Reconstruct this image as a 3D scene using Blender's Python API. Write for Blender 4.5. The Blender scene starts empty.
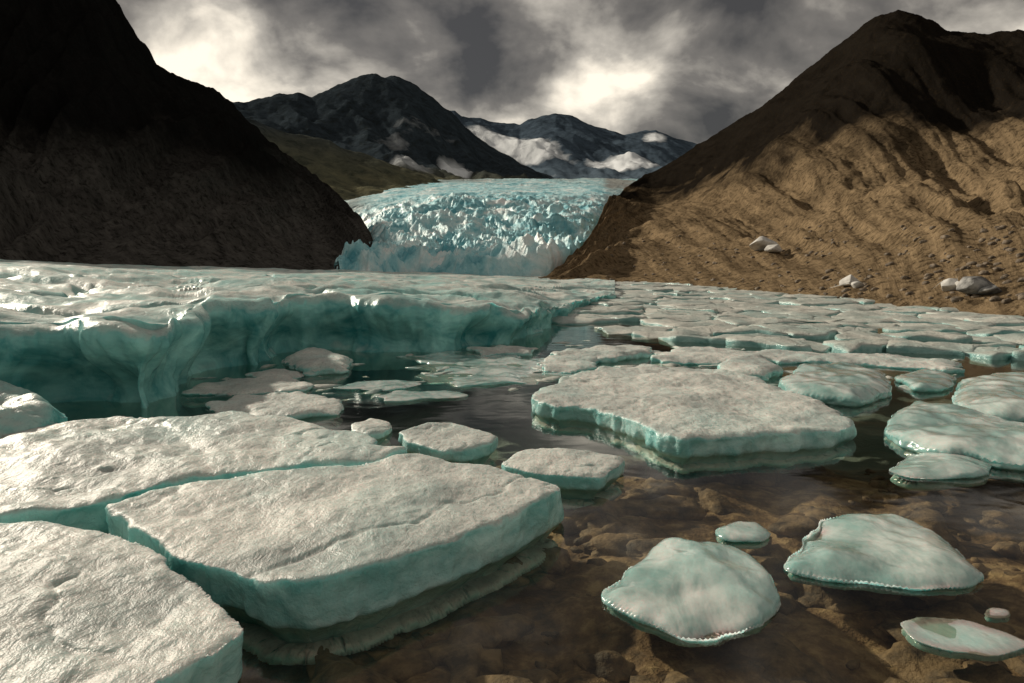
import bpy, bmesh, math, random
import numpy as np
from mathutils import Vector, noise, Matrix
from mathutils.bvhtree import BVHTree
random.seed(7)
scene = bpy.context.scene
H = 2.0
PITCH = math.atan((341.5-262)/683.0)
F = 683.0
cp, sp = math.cos(PITCH), math.sin(PITCH)

# ---------- camera ----------
cam = bpy.data.cameras.new("camera"); camo = bpy.data.objects.new("camera", cam)
scene.collection.objects.link(camo); scene.camera = camo
camo.location = (0,0,H); camo.rotation_euler = (math.radians(90)-PITCH,0,0)
cam.lens = 24.0; cam.sensor_width = 36; cam.clip_start=0.05; cam.clip_end = 20000

def sight(u,v):
    x=(u-512)/F; y=(341.5-v)/F
    return (x, cp + y*sp, -sp + y*cp)
def at_dist(u,v,d):
    a,b,c = sight(u,v); s=d/math.hypot(a,b)
    return (a*s,b*s,H+c*s)
def at_z(u,v,z=0.0):
    a,b,c = sight(u,v); s=(z-H)/c
    return (a*s,b*s)

def fr(x,y,z,o=4,h=1.0): return noise.fractal(Vector((x,y,z)),h,2.0,o,noise_basis='PERLIN_ORIGINAL')
def n1(x,y,z): return noise.noise(Vector((x,y,z)))

# ---------- node helpers ----------
class NT:
    def __init__(s,mat):
        s.nt=mat.node_tree; s.N=s.nt.nodes; s.L=s.nt.links
    def new(s,t,**k):
        n=s.N.new(t)
        for a,b in k.items(): setattr(n,a,b)
        return n
    def link(s,a,b): s.L.new(a,b)
    def val(s,sock,x):
        if isinstance(x,(int,float,tuple,list)): sock.default_value=x
        else: s.link(x,sock)
    def noise(s,vec,scale,detail=4,rough=0.55,dist=0.0,vscale=None,rot=None):
        if vscale:
            m=s.new('ShaderNodeMapping'); m.inputs['Scale'].default_value=vscale
            if rot: m.inputs['Rotation'].default_value=(0,0,rot)
            s.link(vec,m.inputs[0]); vec=m.outputs[0]
        n=s.new('ShaderNodeTexNoise'); s.link(vec,n.inputs['Vector'])
        n.inputs['Scale'].default_value=scale; n.inputs['Detail'].default_value=detail
        n.inputs['Roughness'].default_value=rough; n.inputs['Distortion'].default_value=dist
        return n.outputs['Fac']
    def ramp(s,fac,stops):
        r=s.new('ShaderNodeValToRGB'); s.link(fac,r.inputs[0])
        e=r.color_ramp.elements
        while len(e)<len(stops): e.new(0.5)
        for el,(p,c) in zip(e,stops):
            el.position=p
            el.color=(c,c,c,1) if isinstance(c,(int,float)) else (*c,1)
        return r.outputs[0]
    def mix(s,f,a,b,mode='MIX'):
        m=s.new('ShaderNodeMix',data_type='RGBA',blend_type=mode)
        s.val(m.inputs[0],f)
        for i,x in ((6,a),(7,b)):
            if isinstance(x,(tuple,list)): m.inputs[i].default_value=(*x,1)
            else: s.link(x,m.inputs[i])
        return m.outputs[2]
    def math(s,op,a,b=None,c=None,clamp=False):
        m=s.new('ShaderNodeMath',operation=op); m.use_clamp=clamp
        s.val(m.inputs[0],a)
        if b is not None: s.val(m.inputs[1],b)
        if c is not None: s.val(m.inputs[2],c)
        return m.outputs[0]
    def bump(s,h,strength,dist,prev=None):
        b=s.new('ShaderNodeBump'); s.link(h,b.inputs['Height'])
        b.inputs['Strength'].default_value=strength; b.inputs['Distance'].default_value=dist
        if prev: s.link(prev,b.inputs['Normal'])
        return b.outputs[0]
def newmat(name):
    m=bpy.data.materials.new(name); m.use_nodes=True
    t=NT(m); b=t.N['Principled BSDF']
    g=t.new('ShaderNodeNewGeometry')
    return m,t,b,g

# ---------- materials ----------
def ice_material(name, top_a, top_b, side_a, side_b, fine=1.0, lo=0.35, hi=0.85, sss=0.5, rtop=0.33, blue=0.35, b1=0.7, b2=0.7, rside=0.18, spec=0.6, sp_=0.45, nzn=0.5):
    m,t,b,g=newmat(name)
    P=g.outputs['Position']
    sx=t.new('ShaderNodeSeparateXYZ'); t.link(g.outputs['Normal'],sx.inputs[0])
    ta=t.noise(P,1.1*fine,5,0.65,0.6,(1,0.55,1),0.5)
    nz=t.math('ADD',sx.outputs[2],t.math('MULTIPLY',t.math('SUBTRACT',ta,0.5),nzn))
    topm=t.ramp(nz,[(lo,0.0),(hi,1.0)])
    tcol=t.mix(t.ramp(ta,[(0.38,0.0),(0.60,1.0)]),top_b,top_a)
    clr=t.noise(P,0.45*fine,4,0.6,1.0)
    tcol=t.mix(t.ramp(clr,[(0.50,0.0),(0.66,blue)]),tcol,side_b)
    speck=t.noise(P,26*fine,3,0.7)
    tcol=t.mix(t.ramp(speck,[(0.34,sp_),(0.50,0.0)]),tcol,(0.22,0.22,0.20))
    sa=t.noise(P,1.5*fine,5,0.6,0.8,(1,1,1.6))
    scol=t.mix(t.ramp(sa,[(0.34,0.0),(0.66,1.0)]),side_a,side_b)
    col=t.mix(topm,scol,tcol)
    t.link(col,b.inputs['Base Color'])
    rv=t.math('ADD',t.ramp(topm,[(0,rside),(1,rtop)]),t.math('MULTIPLY',t.math('SUBTRACT',clr,0.5),-0.5),clamp=True)
    t.link(rv,b.inputs['Roughness'])
    b.inputs['Subsurface Weight'].default_value=sss
    b.inputs['Subsurface Radius'].default_value=(0.4,0.9,0.9)
    b.inputs['Subsurface Scale'].default_value=0.15
    b.inputs['IOR'].default_value=1.31
    b.inputs['Specular IOR Level'].default_value=spec
    n=t.bump(t.noise(P,9*fine,4,0.6,0.3,(1,0.6,1),0.4),b1,0.04/fine)
    n=t.bump(t.noise(P,70*fine,2,0.65),b2,0.008/fine,n)
    t.link(n,b.inputs['Normal'])
    return m
M_ICE = ice_material("floe_ice",(0.70,0.70,0.65),(0.40,0.43,0.41),(0.18,0.46,0.44),(0.58,0.81,0.77),rtop=0.45,b1=0.75,b2=0.6,spec=0.5)
M_FIELD = ice_material("pack_ice",(0.66,0.65,0.59),(0.36,0.41,0.38),(0.12,0.32,0.31),(0.42,0.63,0.60),0.7,0.3,0.85,0.0,0.36,0.45)
M_SHELF = ice_material("shelf_ice",(0.68,0.70,0.65),(0.34,0.45,0.43),(0.06,0.32,0.33),(0.36,0.74,0.70),0.7,0.5,1.0,0.4,0.42,0.6,0.5,0.45,0.22,0.5)
M_WET = ice_material("wet_ice",(0.70,0.76,0.72),(0.28,0.40,0.37),(0.14,0.33,0.31),(0.40,0.62,0.58),1.8,0.4,1.08,0.8,0.15,0.6,0.3,0.06,0.10,0.9,0.08,0.9)
M_WET.node_tree.nodes['Principled BSDF'].inputs['Coat Weight'].default_value=0.8
M_WET.node_tree.nodes['Principled BSDF'].inputs['Coat Roughness'].default_value=0.07

def glacier_material():
    m,t,b,g=newmat("glacier_ice"); P=g.outputs['Position']
    a=t.noise(P,0.045,6,0.62,1.8,(1,0.6,1))
    bb=t.noise(P,0.22,5,0.6,1.2)
    f=t.math('ADD',t.math('MULTIPLY',a,0.6),t.math('MULTIPLY',bb,0.4))
    col=t.ramp(f,[(0.40,(0.11,0.42,0.50)),(0.48,(0.36,0.70,0.76)),(0.55,(0.66,0.87,0.89)),(0.62,(0.95,0.97,0.96))])
    at=t.new('ShaderNodeAttribute',attribute_name='dirt')
    col=t.mix(at.outputs['Fac'],col,(0.26,0.27,0.25))
    t.link(col,b.inputs['Base Color']); b.inputs['Roughness'].default_value=0.5
    n=t.bump(bb,0.6,1.2); n=t.bump(t.noise(P,1.5,4,0.6,0.5),0.6,0.3,n)
    t.link(n,b.inputs['Normal']); return m
M_GLAC=glacier_material()

def hill_material(name, low_a, low_b, high, z0, z1, streak=(1,1,1), bumpd=1.0, zn=30, snow=False, bs=0.9, dark=0.75):
    m,t,b,g=newmat(name); P=g.outputs['Position']
    uv=t.new('ShaderNodeUVMap'); 
    sx=t.new('ShaderNodeSeparateXYZ'); t.link(P,sx.inputs[0])
    st=t.noise(uv.outputs[0],1.0,5,0.7,0.6,streak)
    cl=t.noise(P,0.9/bumpd,6,0.75)
    f=t.math('ADD',t.math('MULTIPLY',st,0.5),t.math('MULTIPLY',cl,0.5))
    low=t.mix(t.ramp(f,[(0.40,0.0),(0.60,1.0)]),low_a,low_b)
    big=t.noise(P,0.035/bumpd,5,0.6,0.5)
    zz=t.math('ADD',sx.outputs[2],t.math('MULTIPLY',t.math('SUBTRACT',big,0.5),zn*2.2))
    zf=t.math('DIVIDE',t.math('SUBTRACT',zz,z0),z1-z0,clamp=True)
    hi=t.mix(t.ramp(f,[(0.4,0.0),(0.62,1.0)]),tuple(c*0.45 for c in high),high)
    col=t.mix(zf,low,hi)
    col=t.mix(t.ramp(cl,[(0.36,dark),(0.47,0.0)]),col,tuple(c*0.3 for c in low_a))
    if snow:
        at=t.new('ShaderNodeAttribute',attribute_name='snow')
        s=t.math('ADD',at.outputs['Fac'],t.math('MULTIPLY',t.math('SUBTRACT',t.noise(P,0.012,6,0.6),0.5),0.9))
        col=t.mix(t.ramp(s,[(0.38,0.0),(0.66,1.0)]),col,(0.82,0.85,0.88))
    t.link(col,b.inputs['Base Color']); b.inputs['Roughness'].default_value=1.0
    b.inputs['Specular IOR Level'].default_value=0.0
    n=t.bump(cl,bs,0.9*bumpd); n=t.bump(st,bs*0.6,1.2*bumpd,n)
    t.link(n,b.inputs['Normal']); return m
M_RIGHT=hill_material("dry_grass_scree_cloud_shade",(0.105,0.075,0.045),(0.33,0.238,0.14),(0.020,0.0165,0.013),12,23,(70,6,1),0.5,14,bs=0.8)  # near-black high colour paints cloud shadow onto the upper slope
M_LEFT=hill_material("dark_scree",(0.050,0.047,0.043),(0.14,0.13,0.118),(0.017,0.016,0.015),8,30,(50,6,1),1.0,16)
M_MID=hill_material("mountain_rock_hazed",(0.085,0.09,0.065),(0.17,0.16,0.10),(0.050,0.066,0.080),50,85,(40,5,1),8,30,True,0.45,0.35)  # blue-grey high colour is rock with fog tint painted in
M_FAR=hill_material("far_mountain_rock_hazed",(0.11,0.15,0.19),(0.13,0.17,0.21),(0.090,0.125,0.165),100,200,(40,5,1),14,60,True,0.3,0.15)  # pale blue albedo carries painted aerial haze, no volume

def bed_material():
    m,t,b,g=newmat("stony_lake_bed"); P=g.outputs['Position']
    a=t.noise(P,1.2,6,0.7,0.8); c=t.noise(P,7,4,0.65)
    f=t.math('ADD',t.math('MULTIPLY',a,0.6),t.math('MULTIPLY',c,0.4))
    col=t.ramp(f,[(0.40,(0.045,0.027,0.012)),(0.5,(0.18,0.106,0.049)),(0.60,(0.42,0.29,0.155))])
    sx=t.new('ShaderNodeSeparateXYZ'); t.link(P,sx.inputs[0])
    dep=t.math('DIVIDE',t.math('SUBTRACT',-0.50,sx.outputs[2]),0.5,clamp=True)
    col=t.mix(dep,col,(0.21,0.28,0.255))
    t.link(col,b.inputs['Base Color']); b.inputs['Roughness'].default_value=0.8
    t.link(t.bump(c,0.8,0.06),b.inputs['Normal']); return m
M_BED=bed_material()
def stone_material(name,a,bcol,bs=0.7):
    m,t,b,g=newmat(name); P=g.outputs['Position']
    f=t.noise(P,5 if bs>0.5 else 1.5,6,0.65)
    t.link(t.ramp(f,[(0.38,a),(0.62,bcol)]),b.inputs['Base Color']); b.inputs['Roughness'].default_value=0.75
    t.link(t.bump(t.noise(P,14 if bs>0.5 else 4,4,0.6),bs,0.04),b.inputs['Normal']); return m
M_STONE=stone_material("brown_stone",(0.045,0.027,0.013),(0.30,0.20,0.11))
M_SCREE=stone_material("scree_stone",(0.06,0.045,0.03),(0.25,0.19,0.13))
M_BOULD=stone_material("pale_boulder_stone",(0.45,0.43,0.40),(0.72,0.70,0.66),0.4)
M_BOULD2=stone_material("grey_boulder_stone",(0.07,0.07,0.07),(0.42,0.41,0.39),0.4)

def water_material():
    m=bpy.data.materials.new("water"); m.use_nodes=True; t=NT(m)
    t.N.remove(t.N['Principled BSDF']); out=t.N['Material Output']
    g=t.new('ShaderNodeNewGeometry'); P=g.outputs['Position']
    n=t.bump(t.noise(P,1.3,2,0.5,0.4,(1,1.4,1)),0.06,0.08)
    dt=t.new('ShaderNodeVectorMath',operation='DOT_PRODUCT'); t.link(g.outputs['Incoming'],dt.inputs[0]); t.link(n,dt.inputs[1])
    c=t.math('SUBTRACT',1.0,t.math('ABSOLUTE',dt.outputs['Value']),clamp=True)
    fac=t.math('ADD',0.025,t.math('MULTIPLY',t.math('POWER',c,4.2),0.97),clamp=True)
    tr=t.new('ShaderNodeBsdfTransparent'); tr.inputs['Color'].default_value=(0.82,0.825,0.745,1)
    gl=t.new('ShaderNodeBsdfGlossy'); gl.inputs['Roughness'].default_value=0.07; t.link(n,gl.inputs['Normal'])
    mx=t.new('ShaderNodeMixShader'); t.link(fac,mx.inputs[0]); t.link(tr.outputs[0],mx.inputs[1]); t.link(gl.outputs[0],mx.inputs[2])
    t.link(mx.outputs[0],out.inputs['Surface']); return m
M_WATER=water_material()

# ---------- mesh helpers ----------
def mesh_obj(name,verts,faces,mat,center=False,flat=False):
    me=bpy.data.meshes.new(name)
    verts=np.asarray(verts,dtype=float)
    c=verts.mean(axis=0) if center else np.zeros(3)
    me.from_pydata((verts-c).tolist(),[],faces)
    me.polygons.foreach_set('use_smooth',[not flat]*len(me.polygons))
    me.materials.append(mat); me.update()
    o=bpy.data.objects.new(name,me); scene.collection.objects.link(o); o.location=c
    return o
def grid_faces(nu,nr,wrap=False):
    f=[]
    for i in range(nu-1):
        for j in range(nr-1):
            a=i*nr+j; f.append((a,a+nr,a+nr+1,a+1))
    if wrap:
        for j in range(nr-1):
            a=(nu-1)*nr+j; f.append((a,j,j+1,a+1))
    return f

def loft(name,keys,NU,NR,disp,mat,attrs=None,soft=None,xs=None):
    us=[k[0] for k in keys]; K=len(keys[0][1])
    ctrl=np.zeros((len(keys),K,3))
    for i,(u,rows) in enumerate(keys):
        for j,r in enumerate(rows):
            if r[0] is None:
                x,y,_=at_dist(u,262,r[1]); ctrl[i,j]=(x,y,r[2])
            else: ctrl[i,j]=at_dist(u,r[0],r[1])
    uu=np.linspace(us[0],us[-1],NU); tt=np.linspace(0,K-1,NR)
    A=np.zeros((NU,K,3))
    for j in range(K):
        for c in range(3):
            a=np.interp(uu,us,ctrl[:,j,c])
            if xs:
                w=xs[j]
                if w>1:
                    for _ in range(2): a=np.convolve(np.pad(a,w//2,mode='reflect',reflect_type='odd'),np.ones(w)/w,'valid')[:NU]
            A[:,j,c]=a
    B=np.zeros((NU,NR,3))
    for c in range(3):
        for i in range(NU): B[i,:,c]=np.interp(tt,range(K),A[i,:,c])
    for _ in range(soft or max(2,NR//60)):
        B[:,1:-1]=(B[:,:-2]+2*B[:,1:-1]+B[:,2:])/4
    V=[];at=[];uvs=[]
    for i in range(NU):
        for j in range(NR):
            x,y,z=B[i,j]; s=uu[i]; q=tt[j]
            dx,dy,dz=disp(x,y,z,(s-us[0])/1000.0,q)
            V.append((x+dx,y+dy,z+dz)); uvs.append((s/1000.0+0.12*q,q))
            if attrs: at.append(attrs[1](s,q,x,y,z))
    o=mesh_obj(name,V,grid_faces(NU,NR),mat)
    me=o.data
    uvl=me.uv_layers.new(name="UVMap"); idx=np.zeros(len(me.loops),dtype=int); me.loops.foreach_get('vertex_index',idx)
    uvl.data.foreach_set('uv',np.array(uvs)[idx].ravel())
    if attrs:
        a=me.attributes.new(attrs[0],'FLOAT','POINT'); a.data.foreach_set('value',at)
    return o
def sm(x,a,b):
    t=max(0,min(1,(x-a)/(b-a))); return t*t*(3-2*t)

# ---------- right hill ----------
RR=[(505,287,289,56,60),(545,279,286,60,68),(575,260,285,60,76),(596,232,284.5,60,92),(606,205,284.5,60,125),(616,188,285,62,190),(650,172,286,60,235),(690,150,288,54,230),
    (730,122,291,49,220),(765,98,293,45,205),(800,76,295,42,195),(835,56,297,39,185),(868,24,299,37,178),(885,15,300,36,175),(902,12,301,35,172),(920,20,302,34,170),(948,32,304,33,166),(990,32,306,31.5,160),(1030,28,308,30,155),(1200,-10,314,27,140),(1500,-60,320,24,120)]
keys=[]
for u,vr,vb,db,dr in RR:
    vm=vb+(vr-vb)*0.36; dm=db+(dr-db)*0.38
    vm2=vb+(vr-vb)*0.72; dm2=db+(dr-db)*0.70
    keys.append((u,[(None,db-4,-1.5),(vb,db),(vm,dm),(vm2,dm2),(vr,dr),(None,dr*1.7,-4)]))
def d_right(x,y,z,s,q):
    e=sm(q,0.9,1.8); r=1-0.6*sm(q,3.2,4.0)
    far=sm(s,0.02,0.14)
    gul=fr(s*20+q*3.0,q*0.9,1.3,5)*2.0*e*r
    big=fr(x*0.018,y*0.018,3.1,4)*6*e*r
    fine=fr(x*0.35,y*0.35,z*0.35,5)*0.42*(0.25+0.75*e)
    return (0,0,(gul+big)*far+fine)
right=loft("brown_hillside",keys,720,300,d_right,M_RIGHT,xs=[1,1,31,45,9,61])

# ---------- left hill ----------
LL=[(-900,60,120),(-400,20,130),(-150,-20,150),(0,-40,185),(60,-38,190),(95,-12,190),(112,5,192),(130,34,195),(146,58,198),(160,76,200),(178,83,203),(215,92,208),(245,112,214),(268,136,218),(300,162,215),(325,182,205),(345,200,185),(360,214,165),(371,230,148),(376,246,130),(379,262,112),(381,277,104)]
keys=[]
for u,vr,dr in LL:
    db=100 if u>0 else 85
    vb=262+1366/db*1.0
    vm=vb+(vr-vb)*0.30; dm=db+(dr-db)*0.42
    vm2=vb+(vr-vb)*0.66; dm2=db+(dr-db)*0.74
    keys.append((u,[(None,db-6,-1.5),(vb,db),(vm,dm),(vm2,dm2),(vr,dr),(None,dr*1.6,-4)]))
def d_left(x,y,z,s,q):
    e=sm(q,0.9,1.8); r=1-0.7*sm(q,3.2,4.0); ed=1-0.7*sm(s,1.2,1.28)
    gul=fr(s*22-q*2.5,q*0.8,7.7,5)*5.0*e*r*ed
    big=fr(x*0.015,y*0.015,9.1,4)*9*e*r*ed
    fine=fr(x*0.25,y*0.25,z*0.25,5)*1.2*(0.15+0.85*e)*ed
    return (0,0,gul+big+fine)
loft("dark_hillside",keys,620,240,d_left,M_LEFT,xs=[1,1,25,31,3,41])

# ---------- valley ridge and mountains ----------
def mount(name,prof,db,dr,vb,mat,amp,snowfn=None,NU=420,NR=150,seed=0.0):
    keys=[]
    for u,vr in prof:
        vm=vb+(vr-vb)*0.38; dm=db+(dr-db)*0.45
        keys.append((u,[(None,db*0.9,-4),(vb,db),(vm,dm),(vr,dr),(None,dr*1.5,-4)]))
    def d(x,y,z,s,q):
        e=sm(q,0.8,1.5); r=1-0.6*sm(q,2.3,3.0); f=1.0/dr
        rg=noise.ridged_multi_fractal(Vector((x*f*7+seed,y*f*5,seed)),1.0,2.1,5,1.0,2.0)-1.1
        g=fr(s*30+q*2,q*1.2,seed,4)
        return (0,0,(rg*amp*0.5+g*amp*0.6)*e*r+fr(x*f*60,y*f*60,seed,3)*amp*0.08)
    return loft(name,keys,NU,NR,d,mat,("snow",snowfn if snowfn else (lambda *a:0.0)))
mount("valley_ridge",[(200,110),(255,118),(285,130),(330,138),(352,150),(380,158),(410,170),(440,180),(470,187),(500,192)],330,430,200,M_MID,6,None,260,110,2.0)
def snow_mid(s,q,x,y,z):
    return max(0.85*math.exp(-((s-455)/24)**2-((q-1.9)/0.30)**2),0.55*math.exp(-((s-415)/45)**2-((q-1.5)/0.25)**2),0.25*sm(q,1.0,1.6))
mount("rocky_mountain",[(120,120),(200,104),(246,99),(268,94),(298,89),(312,94),(330,86),(350,79),(372,73),(385,75),(398,74),(412,80),(424,88),(436,98),(450,110),(466,128),(485,145),(520,165),(560,180)],500,850,192,M_MID,20,snow_mid,440,150,5.0)
def snow_far(s,q,x,y,z):
    a=math.exp(-((s-518)/52)**2-((q-(2.25-(s-520)*0.006))/0.28)**2)
    b=math.exp(-((s-625)/36)**2-((q-1.8)/0.28)**2)
    c=math.exp(-((s-655)/16)**2-((q-2.7)/0.2)**2)
    return max(a,b,c*0.8,0.22)*1.05
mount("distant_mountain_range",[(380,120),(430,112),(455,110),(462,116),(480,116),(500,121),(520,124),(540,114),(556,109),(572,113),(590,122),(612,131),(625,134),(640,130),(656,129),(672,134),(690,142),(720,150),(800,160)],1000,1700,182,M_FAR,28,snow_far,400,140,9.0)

# ---------- glacier ----------
GK=[(338,[(None,84,-2),(276,88),(270,96),(262,190),(236,230),(206,275),(194,440)]),
    (362,[(None,80,-2),(272,84),(262,96),(252,170),(232,215),(204,265),(190,440)]),
    (384,[(None,76,-2),(270,81),(258,98),(244,130),(224,180),(202,260),(186,440)]),
    (430,[(None,72,-2),(270,77),(256,95),(238,128),(217,180),(195,270),(181,450)]),
    (500,[(None,71,-2),(271,76),(257,94),(238,128),(215,180),(192,270),(179,460)]),
    (550,[(None,74,-2),(272,78),(258,96),(239,128),(216,180),(194,270),(179,460)]),
    (590,[(None,80,-2),(273,86),(261,104),(243,135),(218,185),(196,270),(179,460)]),
    (606,[(None,84,-2),(274,90),(263,120),(247,170),(222,215),(198,275),(179,460)]),
    (650,[(None,84,-2),(276,100),(268,150),(256,220),(234,260),(206,300),(179,460)]),
    (700,[(None,84,-2),(276,100),(268,150),(256,220),(234,260),(206,300),(179,460)])]
def d_gl(x,y,z,s,q):
    e=sm(q,0.05,0.7)*(1-0.8*sm(q,3.9,5.2)); sc=0.7+y/160
    w=fr(x*0.03,y*0.03,0,3)*9
    r=noise.ridged_multi_fractal(Vector(((x+w)*0.06,(y-w)*0.035,2.0)),0.9,2.1,5,1.0,2.0)-1.1
    r2=noise.ridged_multi_fractal(Vector(((x-w)*0.22,(y+w)*0.13,5.0)),0.9,2.1,4,1.0,2.0)-1.1
    r3=noise.ridged_multi_fractal(Vector(((x+y*0.4)*0.6,(y-w)*0.32,8.0)),0.9,2.1,3,1.0,2.0)-1.1
    nr=1-sm(y,95,150)
    dz=(r*(1.4-0.3*nr)+r2*(0.85+0.8*nr)+r3*(0.30+0.35*nr)*(1-sm(y,120,220)))*e*min(sc,1.7)+fr(x*0.03,y*0.03,6,2)*4.0*e
    return (fr(x*.12,y*.12,z*.12,4)*1.2*e,fr(x*.12+9,y*.12,z*.12,4)*1.6*(0.3+e),dz)
def dirt_gl(s,q,x,y,z):
    base=0.6*sm(q,5.2,6.0)+0.9*math.exp(-((s-352)/16)**2)*sm(q,3.6,4.6)+0.8*sm(s,598,612)
    return max(0.0,min(1.0,base*(0.6+1.2*fr(x*.04,y*.015,4,4))))
loft("glacier",GK,640,440,d_gl,M_GLAC,("dirt",dirt_gl))

# ---------- lake bed / ground ----------
def bed_z(x,y,r):
    return -0.26-0.9*sm(y,5.6,12)-0.6*sm(-x,0.5,4.0)*sm(r,1,5)
radii=np.concatenate([[0.01],np.geomspace(0.4,60,230),np.geomspace(66,9000,36)])
NA=620; V=[]
for i in range(NA):
    a=2*math.pi*i/NA
    for r in radii:
        x=r*math.sin(a); y=r*math.cos(a)
        z=bed_z(x,y,r)
        if r<70:
            z+=fr(x*0.8,y*0.8,0.3,4)*0.12+fr(x*2.6,y*2.6,5.3,4)*0.06
        z=min(z,-0.06)
        if r>60: z=-1.3-sm(r,60,400)*3
        V.append((x,y,z))
mesh_obj("ground",V,grid_faces(NA,len(radii),True),M_BED)
V=[(-260,-60,0),(260,-60,0),(260,130,0),(-260,130,0)]
mesh_obj("lake_water",V,[(0,1,2,3)],M_WATER)

def blob(center,r,sx,sy,sz,seed,sub=2,rough=0.35,oc=4):
    bm=bmesh.new(); bmesh.ops.create_icosphere(bm,subdivisions=sub,radius=1.0)
    ca,sa=math.cos(seed*3.1),math.sin(seed*3.1); vs=[]
    for v in bm.verts:
        p=v.co.copy(); k=1+rough*fr(p.x*0.9+seed*5,p.y*0.9,p.z*0.9,oc)
        q=p*k
        x,y,z=q.x*sx,q.y*sy,q.z*sz
        vs.append((center[0]+r*(x*ca-y*sa),center[1]+r*(x*sa+y*ca),center[2]+r*z))
    bm.verts.index_update()
    fs=[tuple(v.index for v in f.verts) for f in bm.faces]; bm.free()
    return vs,fs
def boulder_geo(center,r,rnd):
    bm=bmesh.new()
    for _ in range(16):
        v=Vector((rnd.gauss(0,1),rnd.gauss(0,1),rnd.gauss(0,1))).normalized()*rnd.uniform(0.85,1.05)
        bm.verts.new((v.x*1.2,v.y*0.95,v.z*0.75))
    res=bmesh.ops.convex_hull(bm,input=bm.verts)
    junk=[v for v in res.get('geom_interior',[]) if isinstance(v,bmesh.types.BMVert)]
    if junk: bmesh.ops.delete(bm,geom=junk,context='VERTS')
    bmesh.ops.dissolve_limit(bm,angle_limit=0.25,verts=bm.verts,edges=bm.edges)
    bmesh.ops.bevel(bm,geom=list(bm.edges),offset=0.09,segments=2,affect='EDGES',profile=0.6)
    bm.verts.index_update()
    vs=[(center[0]+v.co.x*r,center[1]+v.co.y*r,center[2]+v.co.z*r) for v in bm.verts]
    fs=[tuple(v.index for v in f.verts) for f in bm.faces]; bm.free()
    return vs,fs
V=[];Fc=[]
for k in range(1000):
    y=random.uniform(1.6,8.5); x=random.uniform(-1.0,7.0)*(0.4+y/6)
    r=random.choice([0.02,0.025,0.03,0.04,0.05,0.06,0.08,0.12,0.17])*random.uniform(0.7,1.5)
    vs,fs=blob((x,y,bed_z(x,y,math.hypot(x,y))+r*0.1+random.uniform(-.02,.03)),r,1.4,0.9,0.5,random.random()*10,3 if r>0.1 else 2,0.7)
    o=len(V); V+=[(a,b_,min(c_,-0.03)) for a,b_,c_ in vs]; Fc+=[tuple(i+o for i in f) for f in fs]
mesh_obj("submerged_stones",V,Fc,M_STONE)

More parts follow.
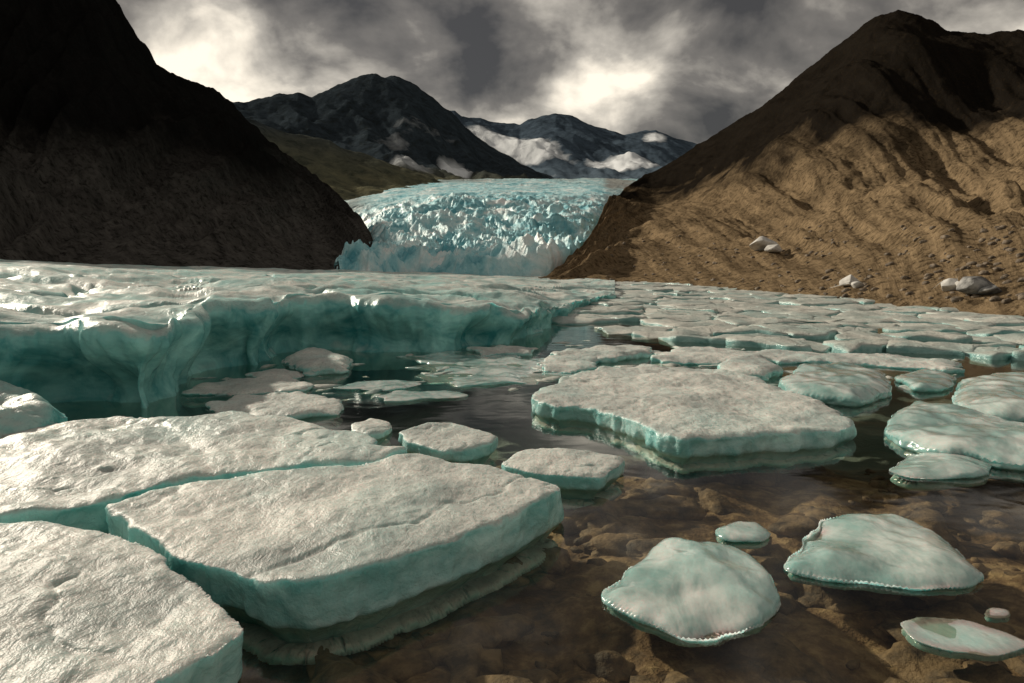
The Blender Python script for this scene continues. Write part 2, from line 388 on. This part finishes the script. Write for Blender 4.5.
# ---------- ice floes ----------
def floe(name,pts,h,voxel=0.03,top=True,smooth=4,amp=0.02,hum=0.03,depth=0.18,mat=None,edge=0.05,tilt=(0,0),seed=None,dome=0.0,rim=0.3):
    seed=random.random()*50 if seed is None else seed
    P=[Vector(at_z(p[0],p[1],h if top else 0.0)) for p in pts]
    out=[]
    n=len(P); per=sum((P[(i+1)%n]-P[i]).length for i in range(n)); step=max(voxel*2.0,per/260)
    for i in range(n):
        a,b=P[i],P[(i+1)%n]; L=(b-a).length; k=max(1,int(L/step))
        for j in range(k): out.append(a.lerp(b,j/k))
    wet=(mat is M_WET)
    for _ in range(3 if wet else 2):
        out=[(out[i-1]+out[i]*2+out[(i+1)%len(out)])/4 for i in range(len(out))]
    c=sum(out,Vector((0,0)))/len(out)
    o2=[]
    for p in out:
        d=(p-c).normalized(); k=edge*(fr(p.x*2.2+seed,p.y*2.2,seed,5)+0.5*fr(p.x*0.8+seed,p.y*0.8,seed,2))
        o2.append(p+d*k)
    m=len(o2)
    vs=[(p.x,p.y,-depth) for p in o2]+[(p.x,p.y,h) for p in o2]
    bm=bmesh.new(); bv=[bm.verts.new(v) for v in vs]
    for i in range(m): bm.faces.new((bv[i],bv[(i+1)%m],bv[m+(i+1)%m],bv[m+i]))
    bm.faces.new(bv[m:]); bm.faces.new(list(reversed(bv[:m])))
    bmesh.ops.triangulate(bm,faces=[f for f in bm.faces if len(f.verts)>4])
    bmesh.ops.recalc_face_normals(bm,faces=bm.faces)
    me=bpy.data.meshes.new("t"); bm.to_mesh(me); bm.free()
    ob=bpy.data.objects.new("t",me); scene.collection.objects.link(ob)
    r=ob.modifiers.new("r",'REMESH'); r.mode='VOXEL'; r.voxel_size=voxel
    s=ob.modifiers.new("s",'SMOOTH'); s.factor=0.5; s.iterations=smooth
    dg=bpy.context.evaluated_depsgraph_get()
    m2=bpy.data.meshes.new_from_object(ob.evaluated_get(dg))
    bpy.data.objects.remove(ob); bpy.data.meshes.remove(me)
    N=len(m2.vertices); co=np.zeros(N*3); m2.vertices.foreach_get('co',co); co=co.reshape(-1,3)
    no=np.array([v.normal[:] for v in m2.vertices])
    OA=np.array([(p.x,p.y) for p in o2])
    dist=np.full(N,1e9)
    for q in OA: dist=np.minimum(dist,np.hypot(co[:,0]-q[0],co[:,1]-q[1]))
    for i in range(N):
        x,y,z=co[i]; nx,ny,nz=no[i]
        side=1-abs(nz)
        d=fr(x*3+seed,y*3,z*3,4)*amp*(1+1.5*side)
        if not wet: d+=fr(x*14,y*14,z*14+seed,3)*amp*0.35
        if side>0.4 and not wet:
            d+=fr(x*5+seed,y*5,z*1.2,3)*amp*1.8
            cell=noise.noise(Vector((x*3.2+seed,y*3.2,z*2.5)),noise_basis='VORONOI_F1')
            d+=(cell-0.4)*amp*1.3*side
        if z<0.03 and side>0.2: d-=(0.03-z)*0.9*side
        if dome>0:
            rr=dome*(1+0.6*n1(x*2+seed,y*2,3)); k=min(1,dist[i]/rr); k=(1-(1-k)**2)**0.5
            if z>0: co[i,2]=z*(rim+(1-rim)*k)
            elif wet: co[i,2]=z*(0.25+0.75*k)
        if wet:
            fl_=noise.ridged_multi_fractal(Vector((x*1.6+seed+y*0.7,y*1.1,seed)),1.0,2.0,2,1.0,1.5)-1.0
            d+=fl_*hum*0.5
        co[i]+=(nx*d,ny*d,nz*d)
        if nz>0.2:
            q=fr(x*0.9+seed,y*0.9,1.0,4)*hum*1.5+fr(x*2.8+y*1.2+seed,y*1.4,6.0,3)*hum*0.35
            if not wet:
                w=0.35*fr(x*1.6,y*1.6,seed,3)
                cr=1-abs(n1(x*0.45+w+seed,y*0.45+w,4.4))*2
                q-=max(0,cr-0.95)*hum*9
            co[i,2]+=q*nz
        co[i,2]+=(tilt[0]*(x-c.x)+tilt[1]*(y-c.y))*(1 if z>0 else 0.3)
    cc=np.array([c.x,c.y,0])
    co-=cc
    m2.vertices.foreach_set('co',co.ravel()); 
    m2.polygons.foreach_set('use_smooth',[True]*len(m2.polygons))
    m2.materials.clear(); m2.materials.append(mat or M_ICE); m2.update(); m2.name=name
    o=bpy.data.objects.new(name,m2); scene.collection.objects.link(o); o.location=cc
    return o

floe("ice_slab",[(103,506),(150,490),(195,479),(260,470),(330,466),(400,455),(420,453),(490,466),(562,484),(545,500),(480,527),(400,556),(335,578),(300,583),(262,580),(225,560),(170,545),(130,522)],0.30,0.016,amp=0.013,hum=0.035,smooth=3,depth=0.2,edge=0.05,dome=0.05,rim=0.93,seed=11.3)
floe("ice_slab",[(-120,450),(0,431),(60,420),(120,413),(180,417),(235,412),(300,420),(345,428),(380,441),(376,450),(412,449),(385,460),(330,463),(255,468),(192,475),(140,488),(98,502),(60,508),(0,518),(-120,520)],0.27,0.022,amp=0.014,hum=0.05,smooth=3,depth=0.2,edge=0.05,dome=0.08,rim=0.88,seed=23.7)
floe("ice_slab",[(-160,530),(0,523),(60,521),(100,526),(150,545),(190,572),(228,606),(240,625),(200,650),(130,690),(60,760),(-120,760)],0.31,0.016,amp=0.013,hum=0.04,smooth=3,depth=0.2,edge=0.045,dome=0.07,rim=0.9,seed=31.9)
fl=lambda pts,h,vx=0.03,**k: floe("ice_floe",pts,h,vx,**k)
fl([(398,430),(425,423),(452,421),(480,428),(499,436),(494,443),(465,450),(430,448),(405,440)],0.14,0.018,amp=0.012,dome=0.08,rim=0.75,smooth=3)
fl([(500,460),(520,450),(550,446),(590,448),(622,456),(624,463),(600,474),(560,472),(525,468)],0.16,0.016,amp=0.012,dome=0.08,rim=0.75,smooth=3)
fl([(530,392),(560,378),(600,368),(645,362),(690,366),(740,372),(790,388),(835,408),(856,420),(845,428),(770,432),(715,436),(690,440),(665,436),(640,422),(610,412),(585,405),(560,404),(533,400)],0.22,0.03,amp=0.018,hum=0.04,depth=0.16,edge=0.12,dome=0.10,rim=0.8,smooth=3)
fl([(884,416),(895,404),(915,395),(950,400),(1000,412),(1060,425),(1100,440),(1060,454),(1000,450),(940,440),(895,429)],0.20,0.03,amp=0.02,hum=0.05,dome=0.4,rim=0.25,mat=M_WET,smooth=8)
fl([(885,472),(905,458),(940,450),(975,453),(997,463),(990,476),(950,482),(910,480)],0.07,0.022,amp=0.01,hum=0.03,mat=M_WET,dome=0.35,rim=0.1,top=False)
fl([(953,392),(958,374),(990,370),(1040,372),(1100,380),(1100,410),(1040,412),(990,408),(962,402)],0.26,0.04,amp=0.02,hum=0.05,dome=0.4,rim=0.4,mat=M_WET)
fl([(788,572),(798,545),(822,522),(860,518),(910,530),(950,552),(984,580),(978,591),(940,592),(890,586),(830,580)],0.13,0.014,amp=0.012,hum=0.05,smooth=8,mat=M_WET,dome=0.5,rim=0.04,top=False,depth=0.10)
fl([(604,600),(622,572),(660,551),(705,549),(745,558),(770,584),(779,604),(765,628),(715,644),(680,642),(645,624)],0.12,0.013,amp=0.012,hum=0.05,smooth=8,mat=M_WET,dome=0.46,rim=0.04,top=False,depth=0.10)
fl([(716,532),(735,523),(758,525),(768,535),(760,543),(735,544),(720,540)],0.05,0.01,amp=0.006,hum=0.015,smooth=5,mat=M_WET,dome=0.13,rim=0.1,top=False,depth=0.06)
fl([(895,622),(920,613),(970,618),(1010,630),(1040,645),(1000,655),(950,650),(915,640)],0.012,0.012,amp=0.005,hum=0.015,smooth=4,depth=0.08,mat=M_WET,dome=0.25,rim=0.0)
fl([(975,608),(990,602),(1010,606),(1018,614),(1005,620),(985,616)],0.02,0.011,amp=0.006,hum=0.01,smooth=4,mat=M_WET,dome=0.1,rim=0.1,depth=0.06)
fl([(778,376),(800,362),(850,360),(888,368),(890,384),(860,392),(820,388),(790,384)],0.22,0.035,amp=0.02,hum=0.05,dome=0.4,rim=0.3,mat=M_WET)
fl([(715,362),(735,352),(765,354),(784,364),(765,370),(730,370)],0.20,0.035,amp=0.02,dome=0.3,rim=0.3)
fl([(895,372),(925,366),(955,372),(950,384),(915,384)],0.14,0.04,amp=0.02,dome=0.3,rim=0.3,mat=M_WET)
fl([(640,350),(700,346),(790,350),(880,352),(960,360),(950,368),(880,362),(800,358),(720,360),(660,360)],0.10,0.05,amp=0.02,hum=0.04,edge=0.3,dome=0.4,rim=0.3)
fl([(205,402),(240,392),(300,390),(345,398),(342,408),(300,416),(250,414),(215,410)],0.08,0.03,amp=0.015,dome=0.25,rim=0.2,edge=0.2)
fl([(195,384),(230,378),(290,374),(315,380),(290,388),(235,390),(200,390)],0.08,0.03,amp=0.015,dome=0.25,rim=0.2,edge=0.25)
fl([(350,421),(370,416),(390,420),(388,430),(368,434),(352,430)],0.10,0.02,amp=0.012,dome=0.12,rim=0.4)
fl([(366,394),(400,390),(450,390),(467,394),(440,398),(385,399)],0.02,0.03,amp=0.008,hum=0.01,depth=0.08,mat=M_WET,edge=0.2,dome=0.3,rim=0.1)
fl([(325,386),(370,380),(405,378),(420,382),(390,388)],0.04,0.03,amp=0.01,mat=M_WET,edge=0.2,dome=0.3,rim=0.1)
fl([(404,356),(450,350),(520,354),(560,362),(572,374),(530,383),(470,384),(430,378),(415,366)],0.02,0.05,amp=0.012,hum=0.04,depth=0.08,mat=M_WET,edge=0.5,dome=0.6,rim=0.0)
fl([(280,352),(310,346),(352,352),(345,362),(300,364)],0.22,0.04,amp=0.03,dome=0.4,rim=0.2)
fl([(468,346),(500,343),(535,346),(530,352),(480,352)],0.10,0.05,amp=0.02,edge=0.3,dome=0.3,rim=0.2)
fl([(530,360),(560,352),(600,356),(595,366),(550,370)],0.10,0.05,amp=0.02,edge=0.3,dome=0.3,rim=0.2)
fl([(560,350),(590,344),(640,343),(660,348),(620,354),(585,355)],0.15,0.05,amp=0.03,edge=0.3,dome=0.3,rim=0.3)
fl([(240,372),(270,368),(300,371),(285,376),(250,377)],0.08,0.04,amp=0.02,edge=0.2,dome=0.3,rim=0.2)
floe("ice_block",[(-90,378),(-30,366),(20,372),(52,388),(62,398),(40,408),(0,412),(-90,420)],0.50,0.035,amp=0.05,hum=0.10,smooth=8,mat=M_SHELF,dome=0.6,rim=0.3)

# ---------- fractured ice field (Voronoi plates) ----------
def clip(poly,mx,my,nx,ny):
    out=[]
    for i in range(len(poly)):
        a=poly[i]; b=poly[(i+1)%len(poly)]
        da=(a[0]-mx)*nx+(a[1]-my)*ny; db=(b[0]-mx)*nx+(b[1]-my)*ny
        if da<=0: out.append(a)
        if (da<0)!=(db<0) and abs(da-db)>1e-9:
            t=da/(da-db); out.append((a[0]+t*(b[0]-a[0]),a[1]+t*(b[1]-a[1])))
    return out
sites=[]
y=12.5
while y<78:
    s=0.7+ (y-12)*0.035; x=-4.0
    while x<62:
        if random.random()<0.55:
            sites.append((x+random.uniform(-.7,.7)*s*1.5,y+random.uniform(-.7,.7)*s))
        x+=s*1.5
    y+=s
S=np.array(sites)
def front(x): return np.interp(x,[-4,1.0,2.0,3.5,5.5,8,12,20,60],[27,25,20,17.5,16.2,15.0,14.0,13.6,14])
V=[];Fc=[]
for i,(x,y) in enumerate(sites):
    fy=front(x)
    if y<fy: continue
    if x<1.8 and y>23: continue
    near=max(0,1-(y-fy)/4.0)
    if random.random()<0.22*near+0.02: continue
    s=0.7+(y-12)*0.035
    R=s*3; poly=[(x-R,y-R),(x+R,y-R),(x+R,y+R),(x-R,y+R)]
    d=np.hypot(S[:,0]-x,S[:,1]-y); nb=np.argsort(d)[1:24]
    for j in nb:
        qx,qy=S[j]; poly=clip(poly,(x+qx)/2,(y+qy)/2,qx-x,qy-y)
        if len(poly)<3: break
    if len(poly)<3: continue
    cx=sum(p[0] for p in poly)/len(poly); cy=sum(p[1] for p in poly)/len(poly)
    sh=1-random.uniform(-0.04,0.04)-0.07*near
    pts=[]
    for k in range(len(poly)):
        a=poly[k]; b=poly[(k+1)%len(poly)]
        L=math.hypot(b[0]-a[0],b[1]-a[1]); m=max(1,int(L/(s*0.13)))
        for q in range(m): pts.append((a[0]+(b[0]-a[0])*q/m,a[1]+(b[1]-a[1])*q/m))
    pts=[(px+0.35*s*fr(px*1.1/s,py*1.1/s,2.0,3),py+0.35*s*fr(px*1.1/s+7,py*1.1/s,2.0,3)) for px,py in pts]
    pts=[((pts[k-1][0]+2*pts[k][0]+pts[(k+1)%len(pts)][0])/4,(pts[k-1][1]+2*pts[k][1]+pts[(k+1)%len(pts)][1])/4) for k in range(len(pts))]
    h=random.uniform(0.03,0.15)+0.10*sm(y,20,45)+0.05*n1(x*.2,y*.2,1)
    tx,ty=random.uniform(-.025,.025),random.uniform(-.03,.03)
    rings=[(1.0,-0.15),(1.0,h*0.45),(0.975,h*0.85),(0.91,h),(0.7,h+0.015),(0.45,h+0.02),(0.2,h+0.025)]
    o=len(V); m=len(pts)
    for (k,z) in rings:
        for (px,py) in pts:
            X=cx+(px-cx)*sh*k; Y=cy+(py-cy)*sh*k
            Z=z
            if z>0.02: Z=z+(tx*(X-cx)+ty*(Y-cy))+fr(X*1.1,Y*1.1,2.2,4)*0.10*(1 if k<.98 else .3)
            V.append((X,Y,Z))
    V.append((cx,cy,h+0.02))
    for a in range(len(rings)-1):
        for b in range(m):
            Fc.append((o+a*m+b,o+a*m+(b+1)%m,o+(a+1)*m+(b+1)%m,o+(a+1)*m+b))
    L=len(rings)-1
    for b in range(m): Fc.append((o+L*m+b,o+L*m+(b+1)%m,o+len(rings)*m))
mesh_obj("pack_ice_field",V,Fc,M_FIELD)

V=[];Fc=[]
for k in range(130):
    u=random.uniform(200,960); v=random.uniform(340,390) if u>380 else random.uniform(356,400)
    x,y=at_z(u,v,0); r=random.uniform(0.04,0.2)
    vs,fs=blob((x,y,-0.01),r,1.6,0.8,0.22,random.random()*10,2,0.8)
    o=len(V); V+=vs; Fc+=[tuple(i+o for i in f) for f in fs]
mesh_obj("brash_ice",V,Fc,M_FIELD)

# ---------- left ice shelf ----------
base=[(-420,470,1.5),(-250,450,1.6),(-120,436,1.5),(0,415,1.25),(60,404,1.2),(78,408,1.2),(120,412,1.18),(150,411,1.12),(172,403,1.08),(188,390,1.12),(202,378,1.2),(218,370,1.25),(240,368,1.28),(262,367,1.25),(277,360,1.22),(292,354,1.25),
      (330,351,1.28),(380,353,1.28),(430,353,1.18),(480,349,0.98),(515,343,0.8),(535,335,0.66),(552,324,0.5),(575,312,0.4),(615,301,0.35)]
back=[(-420,60,3.4),(-120,80,3.0),(0,88,2.2),(150,95,1.5),(300,90,1.0),(430,80,0.75),(540,74,0.5),(615,70,0.4)]
bu=[b[0] for b in base]
NS,NR=1050,270
bx=[at_z(b[0],b[1],0) for b in base]
cum=[0]
for i in range(1,len(bx)): cum.append(cum[-1]+math.hypot(bx[i][0]-bx[i-1][0],bx[i][1]-bx[i-1][1])*(3 if bu[i]>-120 else 0.6))
ss=np.linspace(0,cum[-1],NS)
PX=np.interp(ss,cum,[p[0] for p in bx]); PY=np.interp(ss,cum,[p[1] for p in bx]); HH=np.interp(ss,cum,[b[2] for b in base]); UU=np.interp(ss,cum,bu)
for _ in range(60):
    for A in (PX,PY): A[1:-1]=(A[:-2]+2*A[1:-1]+A[2:])/4
for i in range(NS): HH[i]*=1+0.14*n1(PX[i]*0.8,PY[i]*0.8,3)
HS=HH.copy()
for _ in range(3):
    K=np.ones(61)/61; HS=np.convolve(np.pad(HS,30,mode='edge'),K,'valid')
BD=np.interp(UU,[b[0] for b in back],[b[1] for b in back]); BZ=np.interp(UU,[b[0] for b in back],[b[2] for b in back])
V=[]
nw=64
for i in range(NS):
    px,py,h=PX[i],PY[i],HH[i]
    gx,gy,_=at_dist(UU[i],262,BD[i]); L=math.hypot(gx-px,gy-py); dx,dy=(gx-px)/L,(gy-py)/L
    tx,ty=(PX[min(i+4,NS-1)]-PX[max(i-4,0)]),(PY[min(i+4,NS-1)]-PY[max(i-4,0)])
    tl=math.hypot(tx,ty)+1e-9; nx,ny=ty/tl,-tx/tl
    scal=abs(n1(px*0.6,py*0.6,11.0))
    for j in range(NR):
        if j<nw:
            t=j/(nw-1)
            z=-0.4+(h+0.4)*(math.sin(t*math.pi/2)**0.8 if t>0 else 0)
            inn=0.45*h*(1-math.cos(t*math.pi/2))**2.0
            X=px+dx*inn; Y=py+dy*inn
            fl_=fr(px*0.8,py*0.8,z*0.5,3)*0.34+fr(px*2.2,py*2.2,z*1.0,3)*0.12+fr(px*8,py*8,z*6,3)*0.02
            zr=max(0,z)/h
            und=-(0.14+0.32*min(1,scal*2))*h*math.exp(-((zr-0.20)/0.34)**2)+0.05*h*math.exp(-((zr-0.80)/0.16)**2)
            k=(fl_+und)*(1-t**5)
            X+=nx*k; Y+=ny*k
            Z=z+(fr(X*1.0,Y*1.0,2,3)*0.12)*t**3
        else:
            t=(j-nw+1)/(NR-nw); q=t**2.3
            bi=0.45*h
            X=px+dx*(bi+(L-bi)*q); Y=py+dy*(bi+(L-bi)*q)
            dist=q*L
            hh=h+(HS[i]-h)*sm(dist,0,2.5)
            Z=hh+(BZ[i]-hh)*q**0.8
            w=fr(X*0.15,Y*0.15,1,2)*2
            fd=1-sm(dist,8,45)
            rg=noise.ridged_multi_fractal(Vector(((X+w)*0.12,(Y+w)*0.26,3.3)),1.0,2.1,3,1.0,2.0)-1.1
            e=sm(dist,0.0,1.5)
            Z+=rg*0.13*e*(0.45+0.55*fd)+fr(X*0.9,Y*0.9,2,3)*0.12*(0.25+0.75*fd)+fr(X*0.2,Y*0.2,8,2)*0.30*e
            c=1-abs(n1(X*0.18+w*0.3,Y*0.32+w*0.3,7.0))*2
            Z-=max(0,c-0.82)*1.7*e*(0.2+0.8*fd)
        V.append((X,Y,Z))
mesh_obj("ice_shelf",V,grid_faces(NS,NR),M_SHELF)

# ---------- boulders on the slope ----------
dg=bpy.context.evaluated_depsgraph_get()
bvh=BVHTree.FromObject(right,dg)
rnd=random.Random(5)
for parts,mt in (([(763,250,11),(773,252,7)],M_BOULD),([(850,285,8),(858,287,5)],M_BOULD),([(951,289,8),(960,291,7)],M_BOULD),([(976,293,13),(990,295,7)],M_BOULD2)):
    V=[];Fc=[]
    for (u,v,pr) in parts:
        loc,nor,idx,dist=bvh.ray_cast(Vector((0,0,H)),Vector(sight(u,v)).normalized(),1000)
        if loc is None: continue
        r=pr/F*loc.length
        vs,fs=boulder_geo((loc.x,loc.y,loc.z+r*0.38),r*1.12,rnd)
        o=len(V); V+=vs; Fc+=[tuple(i+o for i in f) for f in fs]
    if V: mesh_obj("boulder",V,Fc,mt,True,True)
V=[];Fc=[]
for k in range(320):
    u=random.uniform(600,1030); v=random.uniform(225,303)
    loc,nor,idx,dist=bvh.ray_cast(Vector((0,0,H)),Vector(sight(u,v)).normalized(),1000)
    if loc is None: continue
    r=random.uniform(0.05,0.22)
    vs,fs=blob((loc.x,loc.y,loc.z),r,1.2,0.9,0.7,random.random()*10,2,0.5)
    o=len(V); V+=vs; Fc+=[tuple(i+o for i in f) for f in fs]
mesh_obj("scree_stones",V,Fc,M_SCREE)

# ---------- light ----------
AZ,EL=math.radians(-48),math.radians(26)
S_=Vector((math.sin(AZ)*math.cos(EL),math.cos(AZ)*math.cos(EL),math.sin(EL)))
sun=bpy.data.lights.new("sun",'SUN'); sun.energy=4.0; sun.angle=math.radians(2.0); sun.color=(1,0.90,0.74)
so=bpy.data.objects.new("sun",sun); scene.collection.objects.link(so); so.rotation_euler=S_.to_track_quat('Z','Y').to_euler()

w=bpy.data.worlds.new("World"); scene.world=w; w.use_nodes=True
t=NT(w); bg=t.N['Background']
sky=t.new('ShaderNodeTexSky',sky_type='NISHITA'); sky.sun_disc=False; sky.sun_elevation=EL; sky.sun_rotation=AZ
tc=t.new('ShaderNodeTexCoord'); D=tc.outputs['Generated']
sx=t.new('ShaderNodeSeparateXYZ'); t.link(D,sx.inputs[0])
zz=t.math('ADD',t.math('MAXIMUM',sx.outputs[2],0.0),0.50)
cb=t.new('ShaderNodeCombineXYZ'); t.link(t.math('DIVIDE',sx.outputs[0],zz),cb.inputs[0]); t.link(t.math('DIVIDE',sx.outputs[1],zz),cb.inputs[1])
n_big=t.noise(cb.outputs[0],4.4,7,0.52,0.25)
def glow(u,v,p):
    d=Vector(sight(u,v)).normalized()
    dn=t.new('ShaderNodeVectorMath',operation='DOT_PRODUCT'); t.link(D,dn.inputs[0]); dn.inputs[1].default_value=d
    return t.math('POWER',t.math('MAXIMUM',dn.outputs['Value'],0.0),p)
g=t.math('ADD',t.math('MULTIPLY',glow(215,72,170),0.29),t.math('MULTIPLY',glow(580,95,80),0.12))
g=t.math('ADD',g,t.math('MULTIPLY',glow(330,95,30),0.06))
g=t.math('SUBTRACT',g,t.math('MULTIPLY',glow(390,-25,90),0.18))
g=t.math('SUBTRACT',g,t.math('MULTIPLY',glow(130,-60,90),0.12))
g=t.math('SUBTRACT',g,t.math('MULTIPLY',glow(860,-30,35),0.08))
f=t.math('ADD',n_big,t.math('SUBTRACT',g,0.025))
cc=t.ramp(f,[(0.34,(0.060,0.055,0.050)),(0.47,(0.19,0.172,0.150)),(0.58,(0.52,0.475,0.405)),(0.70,(1.20,1.08,0.89))])
skyc=t.mix(1.0,sky.outputs[0],(0.08,0.08,0.08),'MULTIPLY')
col=t.mix(0.94,skyc,cc)
t.link(col,bg.inputs['Color']); bg.inputs['Strength'].default_value=1.0
scene.view_settings.view_transform='Standard'; scene.view_settings.look='None'; scene.view_settings.exposure=0
